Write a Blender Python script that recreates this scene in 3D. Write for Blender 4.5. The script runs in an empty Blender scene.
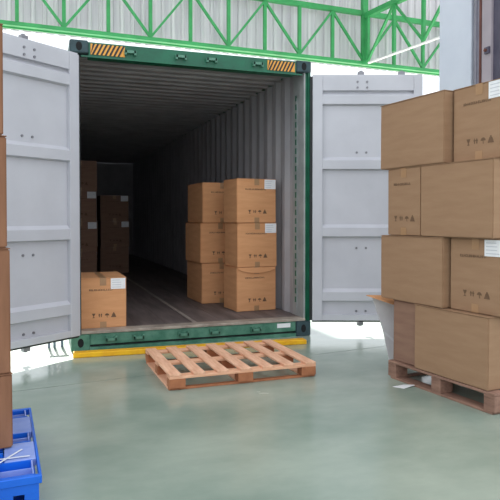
import bpy, bmesh, math, random
from mathutils import Vector, Matrix
random.seed(7)
PI = math.pi
SC = bpy.context.scene
COL = SC.collection

# ------------------------------------------------------------------ camera
cam_d = bpy.data.cameras.new('camera')
cam_d.sensor_width = 36.0
cam_d.lens = 605.2 / 500 * 36.0
cam_d.shift_y = -0.0385
cam_d.clip_end = 300
cam = bpy.data.objects.new('camera', cam_d)
COL.objects.link(cam)
cam.location = (-0.3055, -5.839, 1.2452)
cam.rotation_euler = (PI / 2 - 0.0206, 0, -0.34)
SC.camera = cam

# ------------------------------------------------------------------ light
w = bpy.data.worlds.new('hazy_sky')
SC.world = w
w.use_nodes = True
bg = w.node_tree.nodes['Background']
bg.inputs[0].default_value = (0.90, 0.95, 1.0, 1)
bg.inputs[1].default_value = 1.15

sun_d = bpy.data.lights.new('sun', 'SUN')
sun_d.energy = 12.0
sun_d.angle = math.radians(1.5)
sun_d.color = (1.0, 0.97, 0.92)
sun = bpy.data.objects.new('sun', sun_d)
COL.objects.link(sun)
sun.location = (0, 20, 18)
sun.rotation_euler = (math.radians(-(90 - 36.5)), 0, math.radians(3))

vs = SC.view_settings
vs.view_transform = 'Standard'
vs.look = 'None'
vs.gamma = 1.0
vs.exposure = 0.55
vs.use_curve_mapping = False


# ------------------------------------------------------------------ materials
def lin(c):
    return tuple(((v / 255) / 12.92 if v / 255 <= 0.04045 else ((v / 255 + 0.055) / 1.055) ** 2.4) for v in c)


def mat(name, c, c2=None, rough=0.6, scale=6.0, stretch=(1, 1, 1), bump=0.0, bscale=None, metal=0.0,
        spec=0.5, rough2=None, detail=5.0, lo=0.35, hi=0.68, rotz=0.0):
    m = bpy.data.materials.new(name)
    m.use_nodes = True
    nt = m.node_tree
    N, L = nt.nodes, nt.links
    b = N['Principled BSDF']
    b.inputs['Metallic'].default_value = metal
    b.inputs['Specular IOR Level'].default_value = spec
    b.inputs['Roughness'].default_value = rough
    c = lin(c)
    c2 = lin(c2) if c2 else tuple(v * 0.8 for v in c)
    tc = N.new('ShaderNodeTexCoord')
    mp = N.new('ShaderNodeMapping')
    mp.inputs['Scale'].default_value = stretch
    mp.inputs['Rotation'].default_value = (0, 0, rotz)
    L.new(tc.outputs['Object'], mp.inputs['Vector'])
    no = N.new('ShaderNodeTexNoise')
    no.inputs['Scale'].default_value = scale
    no.inputs['Detail'].default_value = detail
    no.inputs['Roughness'].default_value = 0.6
    L.new(mp.outputs[0], no.inputs['Vector'])
    cr = N.new('ShaderNodeValToRGB')
    cr.color_ramp.elements[0].position = lo
    cr.color_ramp.elements[1].position = hi
    cr.color_ramp.elements[0].color = (*c2, 1)
    cr.color_ramp.elements[1].color = (*c, 1)
    L.new(no.outputs['Fac'], cr.inputs[0])
    L.new(cr.outputs[0], b.inputs['Base Color'])
    if rough2 is not None:
        mr = N.new('ShaderNodeMapRange')
        mr.inputs['From Min'].default_value = 0.3
        mr.inputs['From Max'].default_value = 0.7
        mr.inputs['To Min'].default_value = rough
        mr.inputs['To Max'].default_value = rough2
        L.new(no.outputs['Fac'], mr.inputs['Value'])
        L.new(mr.outputs[0], b.inputs['Roughness'])
    if bump:
        n2 = N.new('ShaderNodeTexNoise')
        n2.inputs['Scale'].default_value = bscale or scale * 4
        n2.inputs['Detail'].default_value = 3
        L.new(mp.outputs[0], n2.inputs['Vector'])
        bp = N.new('ShaderNodeBump')
        bp.inputs['Strength'].default_value = bump
        bp.inputs['Distance'].default_value = 0.01
        L.new(n2.outputs['Fac'], bp.inputs['Height'])
        L.new(bp.outputs[0], b.inputs['Normal'])
    return m


M = {}
M['floor'] = mat('green_epoxy_floor', (164, 175, 162), (134, 150, 138), rough=0.11, rough2=0.28, spec=0.7, scale=0.9,
                 stretch=(1, 1.6, 1), bump=0.04, bscale=9, detail=8)
M['ground'] = mat('pale_concrete', (205, 203, 196), (180, 178, 172), rough=0.8, scale=1.5)
M['joint'] = mat('joint_filler', (70, 82, 80), (55, 65, 64), rough=0.7)
M['sheet'] = mat('pale_sheet_metal', (238, 235, 239), (208, 203, 211), rough=0.5, scale=2.2, stretch=(5, 1, 0.12))  # upright streaks in the colour strengthen the shading of the ribs
M['roofm'] = mat('roof_sheet', (200, 200, 200), (185, 185, 186), rough=0.6)
M['truss'] = mat('green_truss_paint', (60, 168, 96), (48, 148, 82), rough=0.45, scale=3)
M['white'] = mat('white_paint', (240, 240, 240), (225, 225, 228), rough=0.4)
M['pillar'] = mat('grey_concrete_paint', (206, 212, 224), (198, 204, 217), rough=0.7, scale=2)
M['jamb'] = mat('grey_steel_jamb', (140, 138, 150), (125, 122, 135), rough=0.5)
M['leaf'] = mat('pinkish_grey_panel', (168, 158, 166), (155, 146, 154), rough=0.5, scale=2)
M['darkleaf'] = mat('dark_violet_panel_and_gap', (84, 80, 98), (70, 66, 84), rough=0.5)
M['rust'] = mat('rust_brown', (110, 66, 56), (88, 52, 46), rough=0.8)
M['cgreen'] = mat('container_green', (10, 104, 74), (8, 82, 60), rough=0.45, scale=5, bump=0.03)
M['sillgreen'] = mat('worn_container_green', (92, 140, 120), (54, 108, 88), rough=0.5, scale=9, bump=0.05)
M['cast'] = mat('casting_blue_grey', (52, 78, 84), (40, 62, 68), rough=0.6, scale=9)
M['hole'] = mat('casting_hole', (20, 24, 26), (16, 18, 20), rough=0.9)
M['cwall'] = mat('container_grey_wall', (172, 170, 174), (152, 150, 154), rough=0.6, scale=2.5, stretch=(1, 1, 0.6))
M['cpost'] = mat('container_grey_post', (165, 168, 168), (140, 146, 146), rough=0.55, scale=5)
M['door'] = mat('door_grey_paint', (195, 195, 202), (184, 184, 191), rough=0.5, scale=1.6, bump=0.02, bscale=10)
M['gasket'] = mat('rubber_and_shade_black', (42, 46, 48), (34, 37, 39), rough=0.7)
M['zinc'] = mat('dull_galvanised', (150, 150, 156), (120, 120, 126), rough=0.45, metal=0.6)
M['ply'] = mat('container_floor_ply', (118, 106, 104), (84, 75, 74), rough=0.55, scale=3, stretch=(4, 0.5, 1), bump=0.05)
M['strip'] = mat('floor_steel_strip', (165, 155, 148), (135, 126, 120), rough=0.5)
M['thresh'] = mat('threshold_steel', (178, 166, 154), (138, 126, 116), rough=0.5, scale=7)
M['hazo'] = mat('hazard_orange', (236, 172, 70), (222, 150, 60), rough=0.5)
M['hazk'] = mat('hazard_black', (40, 34, 32), (30, 26, 26), rough=0.5)
M['yellow'] = mat('yellow_paint', (246, 190, 20), (226, 160, 18), rough=0.55, scale=7)
M['card'] = mat('cardboard', (162, 130, 103), (153, 121, 95), rough=0.85, scale=3, stretch=(1, 1, 6), spec=0.2)
M['card2'] = mat('cardboard_orange', (214, 158, 114), (202, 146, 103), rough=0.85, scale=3, stretch=(1, 1, 6), spec=0.2)
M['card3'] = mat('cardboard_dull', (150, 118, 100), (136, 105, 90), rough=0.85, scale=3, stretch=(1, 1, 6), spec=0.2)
M['card4'] = mat('cardboard_reddish', (148, 106, 81), (131, 92, 70), rough=0.85, scale=3, stretch=(6, 6, 1), spec=0.2)
M['tape'] = mat('brown_tape', (168, 130, 94), (158, 120, 86), rough=0.4, scale=8)
M['ink'] = mat('brown_ink', (116, 88, 66), (104, 78, 57), rough=0.8)
M['paper'] = mat('white_label_paper', (236, 236, 238), (226, 226, 230), rough=0.6)
M['paperink'] = mat('label_ink', (205, 206, 212), (192, 194, 202), rough=0.7)
M['wood'] = mat('pallet_wood', (240, 192, 160), (214, 158, 126), rough=0.75, scale=5, stretch=(5, 1, 5), bump=0.08)
M['woodx'] = mat('pallet_wood_cross', (240, 190, 156), (214, 156, 122), rough=0.75, scale=5, stretch=(1, 5, 5), bump=0.08)
M['woodend'] = mat('pallet_block_wood', (186, 122, 84), (156, 98, 66), rough=0.85, scale=9)
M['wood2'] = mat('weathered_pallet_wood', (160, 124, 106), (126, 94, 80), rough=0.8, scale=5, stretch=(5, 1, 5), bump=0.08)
M['blue'] = mat('blue_plastic', (16, 108, 222), (12, 94, 204), rough=0.4, scale=3)
M['bluepad'] = mat('scuffed_blue_plastic', (146, 164, 222), (122, 146, 214), rough=0.5, scale=9)
M['strap'] = mat('white_strap', (225, 230, 238), (205, 212, 224), rough=0.5)
M['flapgrey'] = mat('grey_lining', (228, 226, 228), (212, 209, 212), rough=0.6)
M['steelblue'] = mat('blue_grey_steel', (120, 134, 150), (100, 112, 128), rough=0.5)


# ------------------------------------------------------------------ mesh helpers
class MB:
    def __init__(self):
        self.v = []
        self.f = []

    def add(self, vs_, fs_):
        o = len(self.v)
        self.v += [tuple(p) for p in vs_]
        self.f += [tuple(i + o for i in f) for f in fs_]
        return self

    def box(self, x0, x1, y0, y1, z0, z1):
        vs_ = [(x0, y0, z0), (x1, y0, z0), (x1, y1, z0), (x0, y1, z0),
               (x0, y0, z1), (x1, y0, z1), (x1, y1, z1), (x0, y1, z1)]
        return self.add(vs_, [(0, 3, 2, 1), (4, 5, 6, 7), (0, 1, 5, 4), (1, 2, 6, 5), (2, 3, 7, 6), (3, 0, 4, 7)])

    def bar(self, a, b, wx, wz, up=(0, 0, 1)):
        """rectangular bar from a to b"""
        a, b = Vector(a), Vector(b)
        d = (b - a).normalized()
        u = Vector(up)
        s = d.cross(u)
        if s.length < 1e-4:
            s = d.cross(Vector((0, 1, 0)))
        s.normalize()
        t = s.cross(d).normalized()
        vs_ = []
        for p in (a, b):
            for sx, sz in ((-1, -1), (1, -1), (1, 1), (-1, 1)):
                vs_.append(p + s * (sx * wx / 2) + t * (sz * wz / 2))
        return self.add(vs_, [(0, 1, 2, 3), (7, 6, 5, 4), (0, 4, 5, 1), (1, 5, 6, 2), (2, 6, 7, 3), (3, 7, 4, 0)])

    def tube(self, a, b, r, n=10):
        a, b = Vector(a), Vector(b)
        d = (b - a).normalized()
        s = d.orthogonal().normalized()
        t = d.cross(s)
        vs_ = []
        for p in (a, b):
            for i in range(n):
                an = 2 * PI * i / n
                vs_.append(p + s * (math.cos(an) * r) + t * (math.sin(an) * r))
        fs_ = [(i, (i + 1) % n, n + (i + 1) % n, n + i) for i in range(n)]
        fs_ += [tuple(range(n - 1, -1, -1)), tuple(range(n, 2 * n))]
        return self.add(vs_, fs_)

    def prism(self, pts, e0, e1):
        """closed polygon of 3-D offsets: pts list of Vector, swept from e0 to e1 (vectors)"""
        n = len(pts)
        vs_ = [Vector(p) + Vector(e0) for p in pts] + [Vector(p) + Vector(e1) for p in pts]
        fs_ = [(i, (i + 1) % n, n + (i + 1) % n, n + i) for i in range(n)]
        fs_ += [tuple(range(n - 1, -1, -1)), tuple(range(n, 2 * n))]
        return self.add(vs_, fs_)

    def sheet(self, line, off, sweep):
        """open polyline (3-D points) given thickness by vector off and swept by vector sweep"""
        n = len(line)
        off, sweep = Vector(off), Vector(sweep)
        vs_ = []
        for p in line:
            p = Vector(p)
            vs_ += [p, p + off, p + sweep, p + off + sweep]
        fs_ = []
        for i in range(n - 1):
            a, b = 4 * i, 4 * (i + 1)
            fs_ += [(a, b, b + 2, a + 2), (a + 1, a + 3, b + 3, b + 1), (a, a + 1, b + 1, b), (a + 2, b + 2, b + 3, a + 3)]
        fs_ += [(0, 2, 3, 1), (4 * n - 4, 4 * n - 3, 4 * n - 1, 4 * n - 2)]
        return self.add(vs_, fs_)

    def mesh(self, name, bevel=0.0, segs=1, smooth=False):
        me = bpy.data.meshes.new(name)
        me.from_pydata(self.v, [], self.f)
        bm = bmesh.new()
        bm.from_mesh(me)
        bmesh.ops.recalc_face_normals(bm, faces=bm.faces)
        if bevel:
            bmesh.ops.bevel(bm, geom=list(bm.edges), offset=bevel, segments=segs, affect='EDGES', clamp_overlap=True)
        bm.to_mesh(me)
        bm.free()
        if smooth:
            for p in me.polygons:
                p.use_smooth = True
        return me

    def build(self, name, m, parent=None, bevel=0.0, segs=1, loc=None, rotz=0.0, smooth=False):
        o = bpy.data.objects.new(name, self.mesh(name, bevel, segs, smooth))
        o.data.materials.append(M[m] if isinstance(m, str) else m)
        COL.objects.link(o)
        if parent:
            o.parent = parent
        if loc:
            o.location = loc
        if rotz:
            o.rotation_euler = (0, 0, rotz)
        return o


def tag(o, label, cat, group=None):
    o['label'] = label
    o['category'] = cat
    if group:
        o['group'] = group
    return o


def struct(o, label=None):
    o['kind'] = 'structure'
    if label:
        o['label'] = label
    return o


def thing(name, label, cat, loc=(0, 0, 0), rotz=0.0, group=None):
    o = bpy.data.objects.new(name, None)
    o.empty_display_size = 0.1
    COL.objects.link(o)
    o.location = loc
    o.rotation_euler = (0, 0, rotz)
    return tag(o, label, cat, group)


def link_copy(src, parent, loc, name=None, rot=None):
    c = src.copy()
    if name:
        c.name = name
    COL.objects.link(c)
    c.parent = parent
    c.location = loc
    if rot:
        c.rotation_euler = rot
    return c


# ------------------------------------------------------------------ setting
JS = 0.134                                    # the floor joint runs a little askew of the container


def jy(x):
    return -1.13 + JS * x


fl = MB()
XA, XB = -14.0, 11.0
fl.add([(XA, -16, 0), (XB, -16, 0), (XB, jy(XB) - 0.005, 0), (XA, jy(XA) - 0.005, 0),
        (XA, -16, -0.2), (XB, -16, -0.2), (XB, jy(XB) - 0.005, -0.2), (XA, jy(XA) - 0.005, -0.2)],
       [(0, 1, 2, 3), (7, 6, 5, 4), (0, 4, 5, 1), (1, 5, 6, 2), (2, 6, 7, 3), (3, 7, 4, 0)])
floor = struct(fl.build('floor', 'floor'), 'glossy grey-green painted concrete floor of the warehouse')
f2 = MB()
f2.add([(XA, jy(XA) + 0.005, 0), (XB, jy(XB) + 0.005, 0), (XB, 1.8, 0), (XA, 1.8, 0),
        (XA, jy(XA) + 0.005, -0.2), (XB, jy(XB) + 0.005, -0.2), (XB, 1.8, -0.2), (XA, 1.8, -0.2)],
       [(0, 1, 2, 3), (7, 6, 5, 4), (0, 4, 5, 1), (1, 5, 6, 2), (2, 6, 7, 3), (3, 7, 4, 0)])
f2.build('floor_slab', 'floor', floor)
MB().bar((XA, jy(XA), -0.02), (XB, jy(XB), -0.02), 0.014, 0.034).build('floor_joint', 'joint', floor)
struct(MB().box(-60, 60, 1.8, 90, -0.25, -0.005).build('ground', 'ground'), 'pale sunlit concrete yard behind the container')

# far wall of corrugated sheets above the opening; local x runs along the wall
WR = math.radians(2.6)
WALL = bpy.data.objects.new('wall_back', None)
COL.objects.link(WALL)
WALL.location = (-0.84, 5.0, 0)
WALL.rotation_euler = (0, 0, WR)
struct(WALL, 'pale corrugated sheet wall above the open bay')
TZ0, TZ1 = 4.445, 5.50                          # truss chord axes
PITCH, SHEETW = 0.19, 0.95
prof = []
for k in range(5):
    x = k * PITCH
    prof += [(x, 0, 0), (x + 0.10, 0, 0), (x + 0.115, -0.045, 0), (x + 0.165, -0.045, 0)]
prof.append((SHEETW, 0, 0))
sheet_me = MB().sheet(prof, (0, 0.004, 0), (0, 0, 2.85)).mesh('sheet')
sheet_me.materials.append(M['sheet'])
for i in range(26):
    s = bpy.data.objects.new('sheet', sheet_me)
    COL.objects.link(s)
    s.parent = WALL
    s.location = (-9.5 + i * SHEETW, 0.26 + (0.004 if i % 2 else 0), TZ0 - 0.01)

struct(MB().box(-10.5, 16, -5.2, 0.6, 7.3, 7.36).build('shade_roof', 'roofm', loc=(-0.84, 5.0, 0), rotz=WR),  # out-of-view roof added to block the sun, shortened to admit sky light
       'unseen sheet metal roof over the bay, cut short to shape the light')

# green lattice truss under the wall
TR = thing('lattice_truss', 'long green steel lattice truss across the top in front of corrugated sheets', 'truss',
           (-0.84, 5.0, 0), WR)
PAN = 0.749
MB().box(-9.2, 14.6, -0.06, 0.06, TZ0 - 0.012, TZ0 + 0.055).build('bottom_chord', 'truss', TR)
MB().box(-9.2, 14.6, 0.065, 0.10, TZ0 - 0.03, TZ0 + 0.0).build('chord_flange', 'truss', TR)
MB().box(-9.2, 14.6, -0.05, 0.05, TZ1 - 0.045, TZ1 + 0.045).build('top_chord', 'truss', TR)
vert = MB().box(-0.03, 0.03, -0.03, 0.03, 0, TZ1 - TZ0 - 0.1).mesh('vertical')
vert.materials.append(M['truss'])
thick = MB().box(-0.06, 0.06, -0.07, 0.03, 0, 2.4).mesh('post')
thick.materials.append(M['truss'])
dg = {}
for sgn in (-1, 1):
    dg[sgn] = MB().bar((0, 0, 0.06), (sgn * PAN, 0, TZ1 - TZ0 - 0.04), 0.04, 0.055, (0, 1, 0)).mesh('diagonal')
    dg[sgn].materials.append(M['truss'])
BX = 1.01


def put(me, name, parent, loc):
    o = bpy.data.objects.new(name, me)
    COL.objects.link(o)
    o.parent = parent
    o.location = loc
    return o


for i in range(-12, 19):
    x = BX + i * PAN
    if not -9 < x < 14.4:
        continue
    if i == 8:
        put(thick, 'post', TR, (x, 0, TZ0 - 0.02))
    else:
        put(vert, 'vertical', TR, (x, 0, TZ0 + 0.07))
    if i % 2 == 0:
        put(dg[-1], 'diagonal', TR, (x, 0.0, TZ0))
        put(dg[1], 'diagonal', TR, (x, 0.0, TZ0))

# side truss that leaves the post towards the viewer
cw, sw = math.cos(WR), math.sin(WR)
px, py = -0.84 + (BX + 8 * PAN) * cw, 5.0 + (BX + 8 * PAN) * sw
SD = math.radians(8)
ST = thing('side_truss', 'green lattice truss coming forward from the thick post beside the pillar', 'truss',
           (px, py - 0.1, 0), SD)
SL, SP = 6.4, 0.8
MB().box(-0.05, 0.05, -SL, 0, TZ1 - 0.12, TZ1 - 0.02).build('top_chord', 'truss', ST)
sv = MB().box(-0.03, 0.03, -0.03, 0.03, 0, TZ1 - TZ0 - 0.155).mesh('vertical')
sv.materials.append(M['truss'])
sdm = {}
for sgn in (-1, 1):
    sdm[sgn] = MB().bar((0, 0, 0), (0, sgn * SP, TZ1 - TZ0 - 0.13), 0.04, 0.05, (1, 0, 0)).mesh('diagonal')
    sdm[sgn].materials.append(M['truss'])
for i in range(8):
    y = -0.05 - SP * i
    put(sv, 'vertical', ST, (0, y, TZ0 + 0.04))
    if i % 2 == 0:
        if i < 7:
            put(sdm[-1], 'diagonal', ST, (0.0, y, TZ0 + 0.04))
        if i > 0:
            put(sdm[1], 'diagonal', ST, (0.0, y, TZ0 + 0.04))
wp = MB().tube((0.0, 0, 0), (0.0, -SL, 0), 0.024, 12)
tag(wp.build('ceiling_pipe', 'white', None, loc=(px + 0.02, py - 0.16, TZ0 + 0.0), rotz=SD, smooth=False),
    'thin white pipe slanting along the underside of the green side truss', 'pipe')

# pillar and steel door beside it on the right
struct(MB().box(4.2, 4.62, -0.355, 0.2, 0, 7.3).build('wall_right', 'pillar', bevel=0.01), 'blue-grey painted pillar behind the tall carton stack')
DR = bpy.data.objects.new('door_1', None)
COL.objects.link(DR)
DR.location = (4.206, -0.362, 0)
struct(DR, 'tall steel sliding door beside the pillar')
MB().box(0.03, 0.2, -0.03, 0.0, 0, 6.5).build('shadow_gap', 'darkleaf', DR)  # solid strip coloured dark for the shade between pillar and jamb
MB().box(0.0, 0.2, -0.13, -0.031, 0, 6.5).build('jamb', 'jamb', DR, 0.004)
MB().box(-0.014, 0.0, -0.09, -0.075, 0, 6.5).build('jamb_rib', 'jamb', DR)
MB().box(-0.010, 0.2, -0.155, -0.131, 0, 6.5).build('edge_strip', 'rust', DR)
MB().box(0.0, 0.2, -0.30, -0.156, 0, 6.5).build('door_panel', 'leaf', DR, 0.004)
MB().box(0.03, 0.2, -1.3, -0.301, 0, 6.5).build('door_panel', 'darkleaf', DR)
la = MB().box(-0.03, 0.0, -0.295, -0.225, 2.98, 3.05).build('latch', 'darkleaf', DR, 0.004)
MB().tube((-0.05, -0.26, 3.015), (0.0, -0.26, 3.015), 0.016).build('latch_pin', 'rust', la)

# ------------------------------------------------------------------ container
W, H, LEN = 2.438, 2.896, 12.19
ZF = 0.184
CT = thing('shipping_container', 'green high shipping container with both grey doors swung open', 'container')
# side walls
P2 = 0.278


def wallprof(x, sgn, y0, y1):
    pts, y = [], y0
    while y < y1 - P2:
        pts += [(x, y, 0), (x, y + 0.072, 0), (x + sgn * 0.036, y + 0.14, 0), (x + sgn * 0.036, y + 0.21, 0)]
        y += P2
    pts += [(x, y, 0), (x, y1, 0)]
    return pts


MB().sheet(wallprof(0.05, -1, 0.3, LEN - 0.1), (-0.004, 0, 0), (0, 0, H - 0.172)).build('side_wall', 'cwall', CT, loc=(0, 0, 0.15))
rw = MB().sheet(wallprof(W - 0.05, 1, 0.3, LEN - 0.1), (0.004, 0, 0), (0, 0, H - 0.172)).build('side_wall', 'cwall', CT, loc=(0, 0, 0.15))
MB().box(0.0, W, LEN - 0.115, LEN - 0.03, 0.05, H - 0.02).build('end_wall', 'cwall', CT)
# roof with ribs running across
rp, y = [], 0.1
while y < LEN - 0.2:
    rp += [(0, y, 0), (0, y + 0.07, 0), (0, y + 0.09, 0.02), (0, y + 0.19, 0.02)]
    y += 0.21
rp.append((0, y, 0))
MB().sheet(rp, (0, 0, 0.004), (W - 0.02, 0, 0)).build('roof_panel', 'cwall', CT, loc=(0.01, 0, H - 0.05))
for x in (0.0, W - 0.045):
    MB().box(x, x + 0.045, 0.1, LEN - 0.1, H - 0.044, H - 0.008).build('top_rail', 'cgreen', CT)
    MB().box(x, x + 0.045, 0.1, LEN - 0.1, 0.02, 0.17).build('bottom_rail', 'cgreen', CT)
# front frame plates beside the opening
for sx, x in ((1, 0.0), (-1, W)):
    MB().prism([(x, 0.0, 0), (x + sx * 0.03, 0.0, 0), (x + sx * 0.03, 0.02, 0), (x + sx * 0.052, 0.02, 0),
                (x + sx * 0.052, 0.12, 0), (x, 0.12, 0)][::sx], (0, 0, 0.1), (0, 0, H - 0.1)).build('corner_post', 'cgreen', CT)
    MB().box(x + 0.053 if sx > 0 else x - 0.07, x + 0.07 if sx > 0 else x - 0.053, 0.015, 0.13, ZF, H - 0.05).build('post_lining', 'cpost', CT)
    MB().box(min(x + sx * 0.03, x + sx * 0.062), max(x + sx * 0.03, x + sx * 0.062), 0.125, 0.31, ZF, H - 0.05).build('jamb_panel', 'cpost', CT)
# lashing strip on the right wall
ls = MB().box(W - 0.071, W - 0.063, 0.20, 0.235, 0.25, H - 0.35).build('lashing_strip', 'cpost', CT)
slot = MB().box(-0.004, 0.0, -0.014, 0.014, -0.03, 0.03).mesh('slot')
slot.materials.append(M['cgreen'])
for i in range(24):
    put(slot, 'slot', ls, (W - 0.0715, 0.2175, 0.36 + i * 0.095))
# header
hd = MB().prism([(0, 0.0, H - 0.15), (0, 0.0, H - 0.01), (0, 0.13, H - 0.01), (0, 0.13, H - 0.15)], (0.165, 0, 0), (W - 0.165, 0, 0)).build('header', 'cgreen', CT, 0.004)
MB().box(0.1, W - 0.1, -0.012, 0.0, H - 0.155, H - 0.14).build('header_lip', 'cgreen', hd)
for x in (0.55, 1.04, 1.35, 1.84):
    k = MB().box(-0.05, 0.05, -0.035, 0.0, -0.012, 0.012).box(-0.055, -0.035, -0.035, 0, -0.03, 0.012).box(0.035, 0.055, -0.035, 0, -0.03, 0.012)
    k.build('cam_keeper', 'sillgreen', hd, loc=(x, -0.001, H - 0.075))
for x0, x1 in ((0.185, 0.50), (1.95, 2.255)):
    hp = MB().box(x0, x1, -0.006, -0.001, H - 0.125, H - 0.025).build('hazard_plate', 'hazo', hd)
    z0, z1 = H - 0.125, H - 0.025
    n = 8
    st = (x1 - x0) / n
    for i in range(n):
        a = x0 + i * st - 0.03
        pts = []
        # slanted bar clipped to the plate
        poly = [(a, z0), (a + st * 0.5, z0), (a + st * 0.5 + 0.05, z1), (a + 0.05, z1)]
        poly = [(min(max(px_, x0), x1), pz) for px_, pz in poly]
        MB().prism([(p_[0], 0, p_[1]) for p_ in poly], (0, -0.008, 0), (0, -0.0062, 0)).build('hazard_stripe', 'hazk', hp)
# corner castings
for x in (0.0, W - 0.162):
    for z, mm in ((H - 0.118, 'cast'), (0.0, 'cast' if x else 'sillgreen')):
        zz = z
        hh = 0.118 if z else 0.16
        c = MB().box(x - 0.003, x + 0.165, -0.012, 0.17, zz, zz + hh).build('corner_casting', mm, CT, 0.008, 2)
        cx_, cz_ = x + 0.081, zz + hh / 2
        ring = []
        for i in range(16):
            an = 2 * PI * i / 16
            ring.append((cx_ + 0.028 * math.cos(an), 0, cz_ + 0.042 * math.sin(an)))
        MB().prism(ring, (0, -0.0135, 0), (0, -0.011, 0)).build('aperture', 'hole', c)
# sill
sl = MB().box(0.166, W - 0.166, 0.0, 0.12, 0.055, 0.16).build('sill', 'sillgreen', CT, 0.004)
MB().box(0.166, W - 0.166, 0.03, 0.12, 0.035, 0.055).build('sill_recess_shade', 'gasket', sl)  # black strip painted in as the shadow between sill and lower flange
MB().box(0.166, W - 0.166, -0.01, 0.12, 0.0, 0.035).build('sill_flange', 'sillgreen', sl)
MB().box(0.06, W - 0.06, -0.012, 0.14, 0.161, ZF + 0.003).build('threshold', 'thresh', CT, 0.003)
for x in (0.36, 0.62, 1.06, 1.38, 1.82):
    k = MB().box(-0.05, 0.05, -0.035, 0.0, -0.012, 0.012).box(-0.055, -0.035, -0.035, 0, -0.012, 0.03).box(0.035, 0.055, -0.035, 0, -0.012, 0.03)
    k.build('cam_keeper', 'sillgreen', sl, loc=(x, -0.001, 0.1))
tp = MB().box(2.06, 2.21, -0.003, -0.0005, 0.10, 0.145).build('white_tape', 'paper', sl)
# floor boards, lengthwise
for k in range(8):
    x0 = 0.055 + k * (W - 0.11) / 8
    x1 = x0 + (W - 0.11) / 8 - 0.004
    if k == 3:
        x1 -= 0.022
    if k == 4:
        x0 += 0.022
    MB().box(x0, x1, 0.141, LEN - 0.1, 0.13, ZF).build('floor_board', 'ply', CT)
MB().box(W / 2 - 0.021, W / 2 + 0.019, 0.141, LEN - 0.1, 0.13, ZF + 0.002).build('floor_strip', 'strip', CT)


# doors
def make_door(mir, loc, rot):
    DW, Z0, Z1 = 1.15, 0.165, 2.735
    T = 0.055

    def B(mb, x0, x1, y0, y1, z0, z1):
        a, b = x0 * mir, x1 * mir
        return mb.box(min(a, b), max(a, b), y0, y1, z0, z1)
    fr = MB()
    B(fr, 0, 0.105, -T, 0, Z0, Z1)
    B(fr, DW - 0.09, DW, -T, 0, Z0, Z1)
    B(fr, 0.105, DW - 0.09, -T, -0.006, Z1 - 0.15, Z1)
    B(fr, 0.105, DW - 0.09, -T, -0.006, Z0, Z0 + 0.06)
    d = fr.build('door', 'door', CT, 0.003, loc=loc, rotz=rot)
    # ribbed panel, profile swept along the door width
    zs = [2.49, 1.81, 1.10, 0.42]
    pts = [(0, -0.045, Z1 - 0.15)]
    for z in zs:
        pts += [(0, -0.045, z + 0.08), (0, -0.004, z + 0.045), (0, -0.004, z - 0.045), (0, -0.045, z - 0.058)]
    pts.append((0, -0.045, Z0 + 0.06))
    MB().sheet(pts, (0, -0.004, 0), ((DW - 0.195) * mir, 0, 0)).build('ribbed_panel', 'door', d, loc=(0.105 * mir, 0, 0))
    g = MB()
    B(g, 0.0, DW, -T + 0.01, -0.02, Z1, Z1 + 0.018)
    g.build('gasket', 'door', d)
    g = MB()
    B(g, 0.0, DW, -T + 0.01, -0.02, Z0 - 0.018, Z0)
    g.build('gasket', 'gasket', d)
    g = MB()
    B(g, -0.026, 0.0, -T + 0.01, -0.02, Z0, Z1)
    g.build('gasket', 'gasket', d)
    for x in (0.52, 0.95):
        lr = MB().tube((x * mir, -T - 0.035, Z0 - 0.07), (x * mir, -T - 0.035, Z1 + 0.075), 0.017).build('locking_rod', 'zinc', d, smooth=False)
        for z in (Z0 - 0.05, Z1 + 0.04):
            mb = MB()
            B(mb, x - 0.035, x + 0.03, -T - 0.055, -T - 0.012, z - 0.012, z + 0.022)
            mb.build('locking_cam', 'zinc', d)
        for z in (0.5, 1.3, 2.1):
            mb = MB()
            B(mb, x - 0.06, x + 0.06, -T - 0.056, -T, z - 0.04, z + 0.04)
            mb.build('rod_bracket', 'zinc', d)
    for z in (0.35, 1.0, 1.7, 2.4):
        mb = MB()
        B(mb, -0.035, 0.12, -T - 0.012, -T, z - 0.05, z + 0.05)
        mb.tube((-0.03 * mir, -T - 0.01, z - 0.06), (-0.03 * mir, -T - 0.01, z + 0.06), 0.014)
        mb.build('hinge', 'cgreen', d)
    # small bolt heads that hold the rods
    bolt = MB().tube((0, 0, 0), (0, 0.008, 0), 0.012, 8).mesh('bolt')
    bolt.materials.append(M['zinc'])
    for x in (0.52,):
        for dx in (-0.05, 0.05):
            put(bolt, 'bolt', d, ((x + dx) * mir, -0.006, Z1 - 0.06))
            put(bolt, 'bolt', d, ((x + dx) * mir, -0.006, Z1 - 0.12))
            for z in (1.94, 0.93, 0.26):
                put(bolt, 'bolt', d, ((x + dx) * mir, -0.045, z))
    return d


dl = make_door(1, (0.075, -0.085, 0), math.radians(-144))
dl['label'] = 'grey ribbed door swung out to the left'
dr = make_door(-1, (2.44, -0.05, 0), math.radians(160))
dr['label'] = 'grey ribbed door swung out to the right'

# yellow edge beam at the foot of the container
yb = MB()
yb.box(0, 2.22, -0.05, 0.05, 0, 0.045)
tag(yb.build('edge_beam', 'yellow', None, 0.006, 1, loc=(0.0, -0.22, 0.0), rotz=math.radians(-3.5)),
    'long yellow steel edge beam lying at the foot of the container', 'beam')

# small prop legs seen under the left door
PS = thing('prop_stand', 'small blue-grey steel stand seen under the left container door', 'stand', (-0.13, 0.28, 0))
for x in (-0.075, -0.025, 0.045):
    MB().box(x, x + 0.022, -0.015, 0.015, 0.0, 0.3).build('leg', 'steelblue', PS)
MB().box(-0.09, 0.08, -0.03, 0.03, 0.3, 0.32).build('top_plate', 'steelblue', PS)


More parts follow.
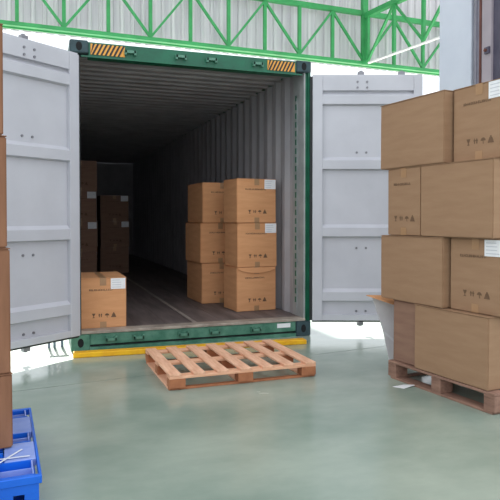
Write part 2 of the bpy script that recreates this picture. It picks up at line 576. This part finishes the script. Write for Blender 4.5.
# ------------------------------------------------------------------ cartons
def marks(mb, width, hh, rnd):
    """print on a face lying in local x (centred) / z, as flat thin shapes; y = 0 outward is -y"""
    e = 0.0008

    def q(x0, x1, z0, z1):
        mb.box(x0, x1, -e, 0, z0, z1)
    # line of lettering, far too soft in the photo to read
    tw = width * 0.5
    x = -tw / 2 - 0.02
    z = hh * 0.76
    while x < tw / 2 - 0.02:
        wl = rnd.choice([0.010, 0.012, 0.014])
        kind = rnd.randint(0, 3)
        q(x, x + 0.005, z - 0.009, z + 0.009)
        if kind == 0:
            q(x + 0.005, x + wl, z + 0.005, z + 0.009)
            q(x + 0.005, x + wl, z - 0.009, z - 0.005)
        elif kind == 1:
            q(x + wl - 0.004, x + wl, z - 0.009, z + 0.009)
            q(x + 0.005, x + wl - 0.005, z - 0.002, z + 0.003)
        else:
            q(x + 0.005, x + wl, z - 0.009 + 0.006 * (kind - 2), z - 0.005 + 0.006 * (kind - 2))
        x += wl + 0.004
    # handling icons
    z = hh * 0.25
    for i in range(4):
        x = -0.09 + i * 0.063
        s = 0.021
        if i == 0:                               # goblet
            mb.prism([(x - s * .8, 0, z + s), (x + s * .8, 0, z + s), (x + .006, 0, z - .002), (x - .006, 0, z - .002)], (0, -e, 0), (0, 0, 0))
            q(x - 0.003, x + 0.003, z - s, z)
            q(x - s * .5, x + s * .5, z - s, z - s + 0.005)
        elif i == 1:                             # two arrows up
            for o in (-0.010, 0.010):
                mb.prism([(x + o - .010, 0, z + .002), (x + o, 0, z + s), (x + o + .010, 0, z + .002)], (0, -e, 0), (0, 0, 0))
                q(x + o - 0.004, x + o + 0.004, z - s + 0.006, z + 0.002)
        elif i == 2:                             # umbrella with a drop on each side
            pts = [(x + s * math.cos(a * PI / 6), 0, z - 0.002 + s * math.sin(a * PI / 6)) for a in range(7)]
            mb.prism(pts, (0, -e, 0), (0, 0, 0))
            q(x - 0.002, x + 0.002, z - s, z)
            q(x + 0.002, x + 0.008, z - s, z - s + 0.004)
        else:                                    # solid weight mark
            mb.prism([(x - s * 1.2, 0, z - s), (x + s * 1.2, 0, z - s), (x + s * .5, 0, z + s * .7), (x - s * .5, 0, z + s * .7)], (0, -e, 0), (0, 0, 0))
            q(x - 0.006, x + 0.006, z + s * .7, z + s * 1.2)


def carton(label, size, loc, rotz=0.0, face=None, sticker=False, group=None, material='card', seed=0, crush=False,
           seam='x', tape=True):
    """size = x, y, z; loc = centre of the base; face = side with the print ('-y', '-x'); seam = run of the top seam"""
    sx, sy, sz = size
    rnd = random.Random(seed * 13 + 5)
    t = thing('carton', label, 'box', loc, rotz, group)
    hx, hy = sx / 2, sy / 2
    b = MB().box(-hx, hx, -hy, hy, 0.001, sz - 0.005)
    j = 0.003
    b.v = [(x + rnd.uniform(-j, 0) * (1 if x > 0 else -1), y + rnd.uniform(-j, 0) * (1 if y > 0 else -1), z) for x, y, z in b.v]
    b.build('body', material, t, 0.006, 2)
    g = 0.003
    if seam == 'x':
        MB().box(-hx, hx, -hy, -g, sz - 0.005, sz - 0.001).build('top_flap', material, t)
        MB().box(-hx, hx, g, hy, sz - 0.005, sz - 0.001).build('top_flap', material, t)
    else:
        MB().box(-hx, -g, -hy, hy, sz - 0.005, sz - 0.001).build('top_flap', material, t)
        MB().box(g, hx, -hy, hy, sz - 0.005, sz - 0.001).build('top_flap', material, t)
    if tape:
        hl = hx if seam == 'x' else hy
        rz = 0 if seam == 'x' else PI / 2
        MB().box(-hl - 0.001, hl + 0.001, -0.03, 0.03, sz - 0.001, sz - 0.0002).build('tape', 'tape', t, rotz=rz)
        for s in (-1, 1):
            for z0, z1 in ((sz - 0.075, sz - 0.0005), (0.002, 0.06)):
                MB().box(min(s * hl, s * (hl + 0.001)), max(s * hl, s * (hl + 0.001)), -0.03, 0.03, z0, z1).build('tape', 'tape', t, rotz=rz)
    if face:
        wd = sx if face == '-y' else sy
        off = (0, -hy - 0.0003, 0) if face == '-y' else (-hx - 0.0003, 0, 0)
        rz = 0 if face == '-y' else -PI / 2
        mk = MB()
        marks(mk, wd, sz, rnd)
        mk.build('printed_marks', 'ink', t, loc=off, rotz=rz)['kind'] = 'stuff'
        if sticker:
            lb = MB().box(wd / 2 - 0.15, wd / 2 - 0.01, -0.0018, -0.0008, sz * 0.77, sz * 0.985)
            lo = lb.build('label_sticker', 'paper', t, loc=off, rotz=rz)
            li = MB()
            for i in range(4):
                z = sz * 0.80 + i * 0.023
                li.box(wd / 2 - 0.138, wd / 2 - rnd.uniform(0.03, 0.07), -0.0024, -0.0018, z, z + 0.006)
            li.build('label_print', 'paperink', lo)['kind'] = 'stuff'
    if crush:
        # sagging flap over the front top edge
        n = 10
        top, bot = [], []
        for i in range(n + 1):
            u = i / n
            x = -hx + 0.01 + u * (sx - 0.02)
            sag = 0.05 * math.sin(PI * u) ** 0.7 + 0.012
            top.append((x, -hy - 0.001, sz - 0.004))
            bot.append((x, -hy - 0.014, sz - 0.004 - sag))
        mb = MB()
        for i in range(n):
            a, b_, c, d = Vector(top[i]), Vector(top[i + 1]), Vector(bot[i + 1]), Vector(bot[i])
            o = Vector((0, 0.003, -0.001))
            mb.add([a, b_, c, d, a + o, b_ + o, c + o, d + o],
                   [(0, 3, 2, 1), (4, 5, 6, 7), (0, 1, 5, 4), (2, 3, 7, 6), (0, 4, 7, 3), (1, 2, 6, 5)])
        mb.build('bent_flap', material, t)
    return t


# carton alone at the left of the container mouth
carton('single carton with open view of its top at left of container mouth', (0.445, 0.68, 0.485), (0.302, 0.47, ZF + 0.002), 0.0,
       '-y', True, 'cartons in the container', 'card2', 1, seam='y')
# front stack at the right
names = ['bottom carton with a sagging front flap in the front stack inside the container',
         'middle labelled carton of the front stack inside the container',
         'top labelled carton of the front stack inside the container']
z = ZF + 0.003
for i in range(3):
    hgt = (0.50, 0.505, 0.502)[i]
    carton(names[i], (0.49, 0.42, hgt), (2.055 + (0.0, 0.012, 0.0)[i], 0.855, z), math.radians((4, 3, 4.5)[i]),
           '-y', i > 0, 'cartons in the container', 'card2', 10 + i, crush=(i == 0), seam='y')
    z += hgt + 0.001
names = ['bottom carton of the rear stack inside the container, behind the front stack',
         'middle carton of the rear stack, jutting left, inside the container',
         'top carton of the rear stack inside the container, left of the labelled ones']
z = ZF + 0.003
for i in range(3):
    hgt = (0.50, 0.50, 0.50)[i]
    carton(names[i], (0.52, 0.68, hgt), (1.87 + (0.0, -0.02, 0.01)[i], 1.74, z), math.radians((2, 2.5, 2)[i]),
           '-y', False, 'cartons in the container', 'card2', 20 + i, seam='y')
    z += hgt + 0.001
# dark stacks far back on the left
lev = ['lowest', 'second', 'third', 'topmost']
for (cx, cy, nn, who) in ((0.37, 4.75, 4, 'near dark stack by the left wall deep inside the container'),
                          (1.13, 6.4, 3, 'far dark stack beyond the left wall stack deep inside the container')):
    z = ZF + 0.003
    for i in range(nn):
        carton(f'{lev[i]} carton of the {who}', (0.54, 0.66, 0.5), (cx + 0.01 * (i % 2), cy, z), 0, '-y', i in (1, 2),
               'cartons in the container', 'card3', 40 + i + nn * 3, seam='y')
        z += 0.501

# tall carton stack on the right: local x inward, local -y towards the viewer
A = Vector((2.291, -1.747, 0))
RZ = math.atan2(0.1163, 0.9932)
ux, uy = Vector((math.cos(RZ), math.sin(RZ), 0)), Vector((-math.sin(RZ), math.cos(RZ), 0))


def rstack(label, s0, s1, inset, depth, z0, h, face=None, sticker=False, material='card', seed=0, dr=0.0, tape=True):
    c = A + ux * (inset + depth / 2) - uy * ((s0 + s1) / 2)
    long_x = depth > (s1 - s0)
    return carton(label, (depth, s1 - s0, h), (c.x, c.y, z0), RZ + math.radians(dr), face, sticker, 'cartons on the right pallet',
                  material, seed, seam='x' if long_x else 'y', tape=tape)


GR = 0.137
rstack('dull brown carton at the far end of the bottom layer on the right pallet', 0.02, 0.29, 0.03, 0.62, GR + 0.002, 0.475, None, False, 'card3', 60, tape=False)
rstack('large plain carton at the near end of the bottom layer on the right pallet', 0.295, 0.985, 0.0, 0.42, GR + 0.002, 0.475, None, False, 'card', 61)
rstack('plain carton in the second layer of the right stack, above the dull one', -0.10, 0.58, 0.0, 0.42, 0.616, 0.497, None, False, 'card', 62)
rstack('printed carton with white label in the second layer of the right stack', 0.595, 1.05, 0.055, 0.66, 0.616, 0.497, '-x', True, 'card', 63)
rstack('narrow printed carton in the third layer of the right stack', -0.03, 0.345, 0.012, 0.66, 1.115, 0.513, '-x', False, 'card', 64)
rstack('wide plain carton in the third layer of the right stack', 0.352, 1.015, 0.0, 0.42, 1.115, 0.513, None, False, 'card', 65)
rstack('plain carton at the far end of the top layer of the right stack', -0.11, 0.585, 0.0, 0.42, 1.63, 0.505, None, False, 'card', 66)
rstack('printed carton with white label in the top layer of the right stack', 0.60, 1.06, 0.07, 0.66, 1.63, 0.505, '-x', True, 'card', 67)

# left stack on the blue pallet, only its right edge is in view
LA = Vector((-0.415, -2.76, 0))
LR = math.radians(12)
lx, ly = Vector((math.cos(LR), math.sin(LR), 0)), Vector((-math.sin(LR), math.cos(LR), 0))
z = 0.153
lows = ['lowest', 'second', 'third', 'topmost']
for i, (h, dx) in enumerate(((0.355, 0.0), (0.595, -0.006), (0.53, -0.018), (0.52, -0.03))):
    c = LA + lx * (dx - 0.22) + ly * 0.3
    carton(f'{lows[i]} reddish brown carton of the left stack on the blue pallet', (0.44, 0.6, h), (c.x, c.y, z), LR, '-y', False,
           'cartons on the blue pallet', 'card4', 80 + i, seam='y')
    z += h + 0.001


# ------------------------------------------------------------------ pallets
def wooden_pallet(label, wx, wy, loc, rotz, nb, mats, h=0.12, bw=0.09):
    """top boards run along y, spaced along x"""
    mt, mx, me_ = mats
    t = thing('wooden_pallet', label, 'pallet', loc, rotz, 'wooden pallets')
    tb = 0.018
    rnd = random.Random(int(wx * 1000) + nb)
    for i in range(nb):
        x0 = i * (wx - bw) / (nb - 1)
        MB().box(0, bw, 0, wy, 0, tb).build('deck_board', mt, t, 0.003, loc=(x0, 0, h - tb + rnd.uniform(-0.001, 0.0)))
    for y in (0, wy / 2 - 0.045, wy - 0.09):
        MB().box(0, wx, y, y + 0.09, h - 2 * tb - 0.001, h - tb - 0.001).build('stringer_board', mx, t, 0.002)
    for x in (0, wx / 2 - 0.06, wx - 0.12):
        for y in (0, wy / 2 - 0.045, wy - 0.09):
            MB().box(x, x + 0.12, y, y + 0.09, 0.016, h - 2 * tb - 0.001).build('block', me_, t, 0.003)
    for x in (0, wx / 2 - 0.05, wx - 0.1):
        MB().box(x, x + 0.1, 0.062, wy - 0.072, 0.0, 0.0158).build('base_board', mt, t, 0.002)
    for y in (0, wy - 0.09):
        MB().box(0, wx, y + 0.02, y + 0.06, 0.0, 0.0158).build('base_board', me_, t, 0.002)
    return t


wooden_pallet('empty wooden pallet lying on the floor in front of the container', 1.17, 0.94, (0.592, -1.565, 0), math.radians(0.8), 7,
              ('wood', 'woodx', 'woodend'))
pc = A - uy * 1.04 + ux * 0.0
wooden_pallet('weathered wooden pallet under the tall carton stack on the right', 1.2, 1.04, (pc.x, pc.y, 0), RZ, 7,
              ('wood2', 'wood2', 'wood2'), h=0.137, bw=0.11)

# blue plastic pallet at the lower left: origin at its near right corner
BR = math.radians(3)
BP = thing('plastic_pallet', 'blue plastic pallet with open pockets at the lower left', 'pallet', (-0.288, -3.13, 0), BR)
BW, BD, BH = 1.2, 1.0, 0.15
rim = MB()
rim.box(-BW, 0, -0.0, 0.025, BH - 0.035, BH).box(-BW, 0, BD - 0.025, BD, BH - 0.035, BH)
rim.box(-0.012, 0, 0.025, BD - 0.025, BH - 0.035, BH).box(-BW, -BW + 0.025, 0.025, BD - 0.025, BH - 0.035, BH)
rim.build('rim', 'blue', BP, 0.003)
MB().box(-BW + 0.02, -0.02, 0.02, BD - 0.02, BH - 0.06, BH - 0.04).build('deck_floor', 'blue', BP)
# bands across x: pocket rows and solid pads alternate along y
bands = [('p', 0.03, 0.20), ('s', 0.21, 0.44), ('p', 0.45, 0.58), ('s', 0.59, 0.84), ('p', 0.85, 0.97)]
for kind, y0, y1 in bands:
    if kind == 's':
        for k in range(5):
            x1 = -0.013 - k * 0.235
            pd = MB().box(x1 - 0.135, x1, y0, y1, BH - 0.038, BH - 0.002)
            pd.build('deck_pad', 'bluepad', BP, 0.003)
            for j in range(3):
                yy = y0 + 0.02 + j * (y1 - y0 - 0.04) / 2
                MB().box(x1 - 0.225, x1 - 0.14, yy - 0.008, yy + 0.008, BH - 0.038, BH - 0.003).build('deck_rib', 'blue', BP)
    else:
        MB().box(-BW + 0.03, -0.03, y0 - 0.002, y0 + 0.006, BH - 0.038, BH - 0.002).build('deck_rib', 'blue', BP)
        MB().box(-BW + 0.03, -0.03, y1 - 0.006, y1 + 0.002, BH - 0.038, BH - 0.002).build('deck_rib', 'blue', BP)
        MB().box(-BW + 0.03, -0.03, (y0 + y1) / 2 - 0.003, (y0 + y1) / 2 + 0.003, BH - 0.038, BH - 0.008).build('deck_rib', 'bluepad', BP)
        for k in range(9):
            x = -0.03 - k * 0.14
            MB().box(x - 0.006, x, y0 + 0.006, y1 - 0.006, BH - 0.038, BH - 0.002).build('deck_rib', 'bluepad', BP)
for x, w_ in ((-0.07, 0.05), (-0.68, 0.18), (-BW + 0.02, 0.18)):
    for y in (0.02, 0.42, 0.80):
        MB().box(x, x + w_, y, y + 0.18, 0.022, BH - 0.061).build('foot', 'blue', BP, 0.006)
for y in (0.02, 0.42, 0.80):
    MB().box(-BW + 0.02, -0.02, y, y + 0.18, 0, 0.0215).build('runner', 'blue', BP, 0.004)
# end walls beside the fork openings
ep = MB().box(-0.36, -0.012, 0.008, 0.018, 0.075, BH - 0.036).build('end_plate', 'blue', BP)
MB().box(-0.07, -0.012, 0.008, 0.018, 0.0, 0.0745).build('end_plate', 'blue', BP)
MB().box(-0.36, -0.115, 0.008, 0.018, 0.0, 0.0745).build('end_plate', 'blue', BP)

# strapping lying crossed on the blue pallet
for k, (a, b) in enumerate((((-0.52, -3.02, 0.153), (-0.375, -2.80, 0.153)), ((-0.55, -2.90, 0.1545), (-0.34, -2.90, 0.1545)))):
    tag(MB().bar(a, b, 0.010, 0.0012).build('packing_strap', 'strap'),
        ('thin white strap lying aslant on the blue pallet', 'thin white strap lying crosswise on the blue pallet')[k], 'strap', 'straps on the blue pallet')

# folded carton leaning behind the right stack, with a bent beige top flap
FC = thing('folded_carton', 'folded carton with grey lining and bent beige flap behind the right stack', 'box', (2.44, -1.50, -0.018), math.radians(-14))
MB().prism([(-0.04, 0, 0.34), (0.03, 0, 0.02), (0.30, 0, 0.02), (0.30, 0, 0.61), (-0.13, 0, 0.61)], (0, -0.006, 0), (0, 0.006, 0)).build('panel', 'flapgrey', FC)
MB().add([(-0.20, -0.06, 0.632), (-0.02, -0.20, 0.575), (0.30, 0.0, 0.612), (-0.13, 0.0, 0.612),
          (-0.20, -0.06, 0.638), (-0.02, -0.20, 0.581), (0.30, 0.0, 0.618), (-0.13, 0.0, 0.618)],
         [(0, 3, 2, 1), (4, 5, 6, 7), (0, 1, 5, 4), (1, 2, 6, 5), (2, 3, 7, 6), (3, 0, 4, 7)]).build('top_flap', 'card2', FC)
MB().prism([(-0.03, -0.0065, 0.33), (0.1, -0.0065, 0.22), (0.1, -0.0065, 0.19), (-0.02, -0.0065, 0.30)], (0, -0.002, 0), (0, 0, 0)).build('white_band', 'paper', FC)

# scrap of paper on the floor by the right pallet
ps = MB()
ps.add([(0, 0, 0.001), (0.11, 0.02, 0.001), (0.17, -0.05, 0.012), (0.05, -0.07, 0.001), (0, 0, 0.003), (0.11, 0.02, 0.003), (0.17, -0.05, 0.014), (0.05, -0.07, 0.003)],
       [(0, 3, 2, 1), (4, 5, 6, 7), (0, 1, 5, 4), (1, 2, 6, 5), (2, 3, 7, 6), (3, 0, 4, 7)])
tag(ps.build('paper_scrap', 'paper', None, loc=(2.17, -2.0, 0)), 'torn white paper scrap on the floor by the right pallet', 'paper')
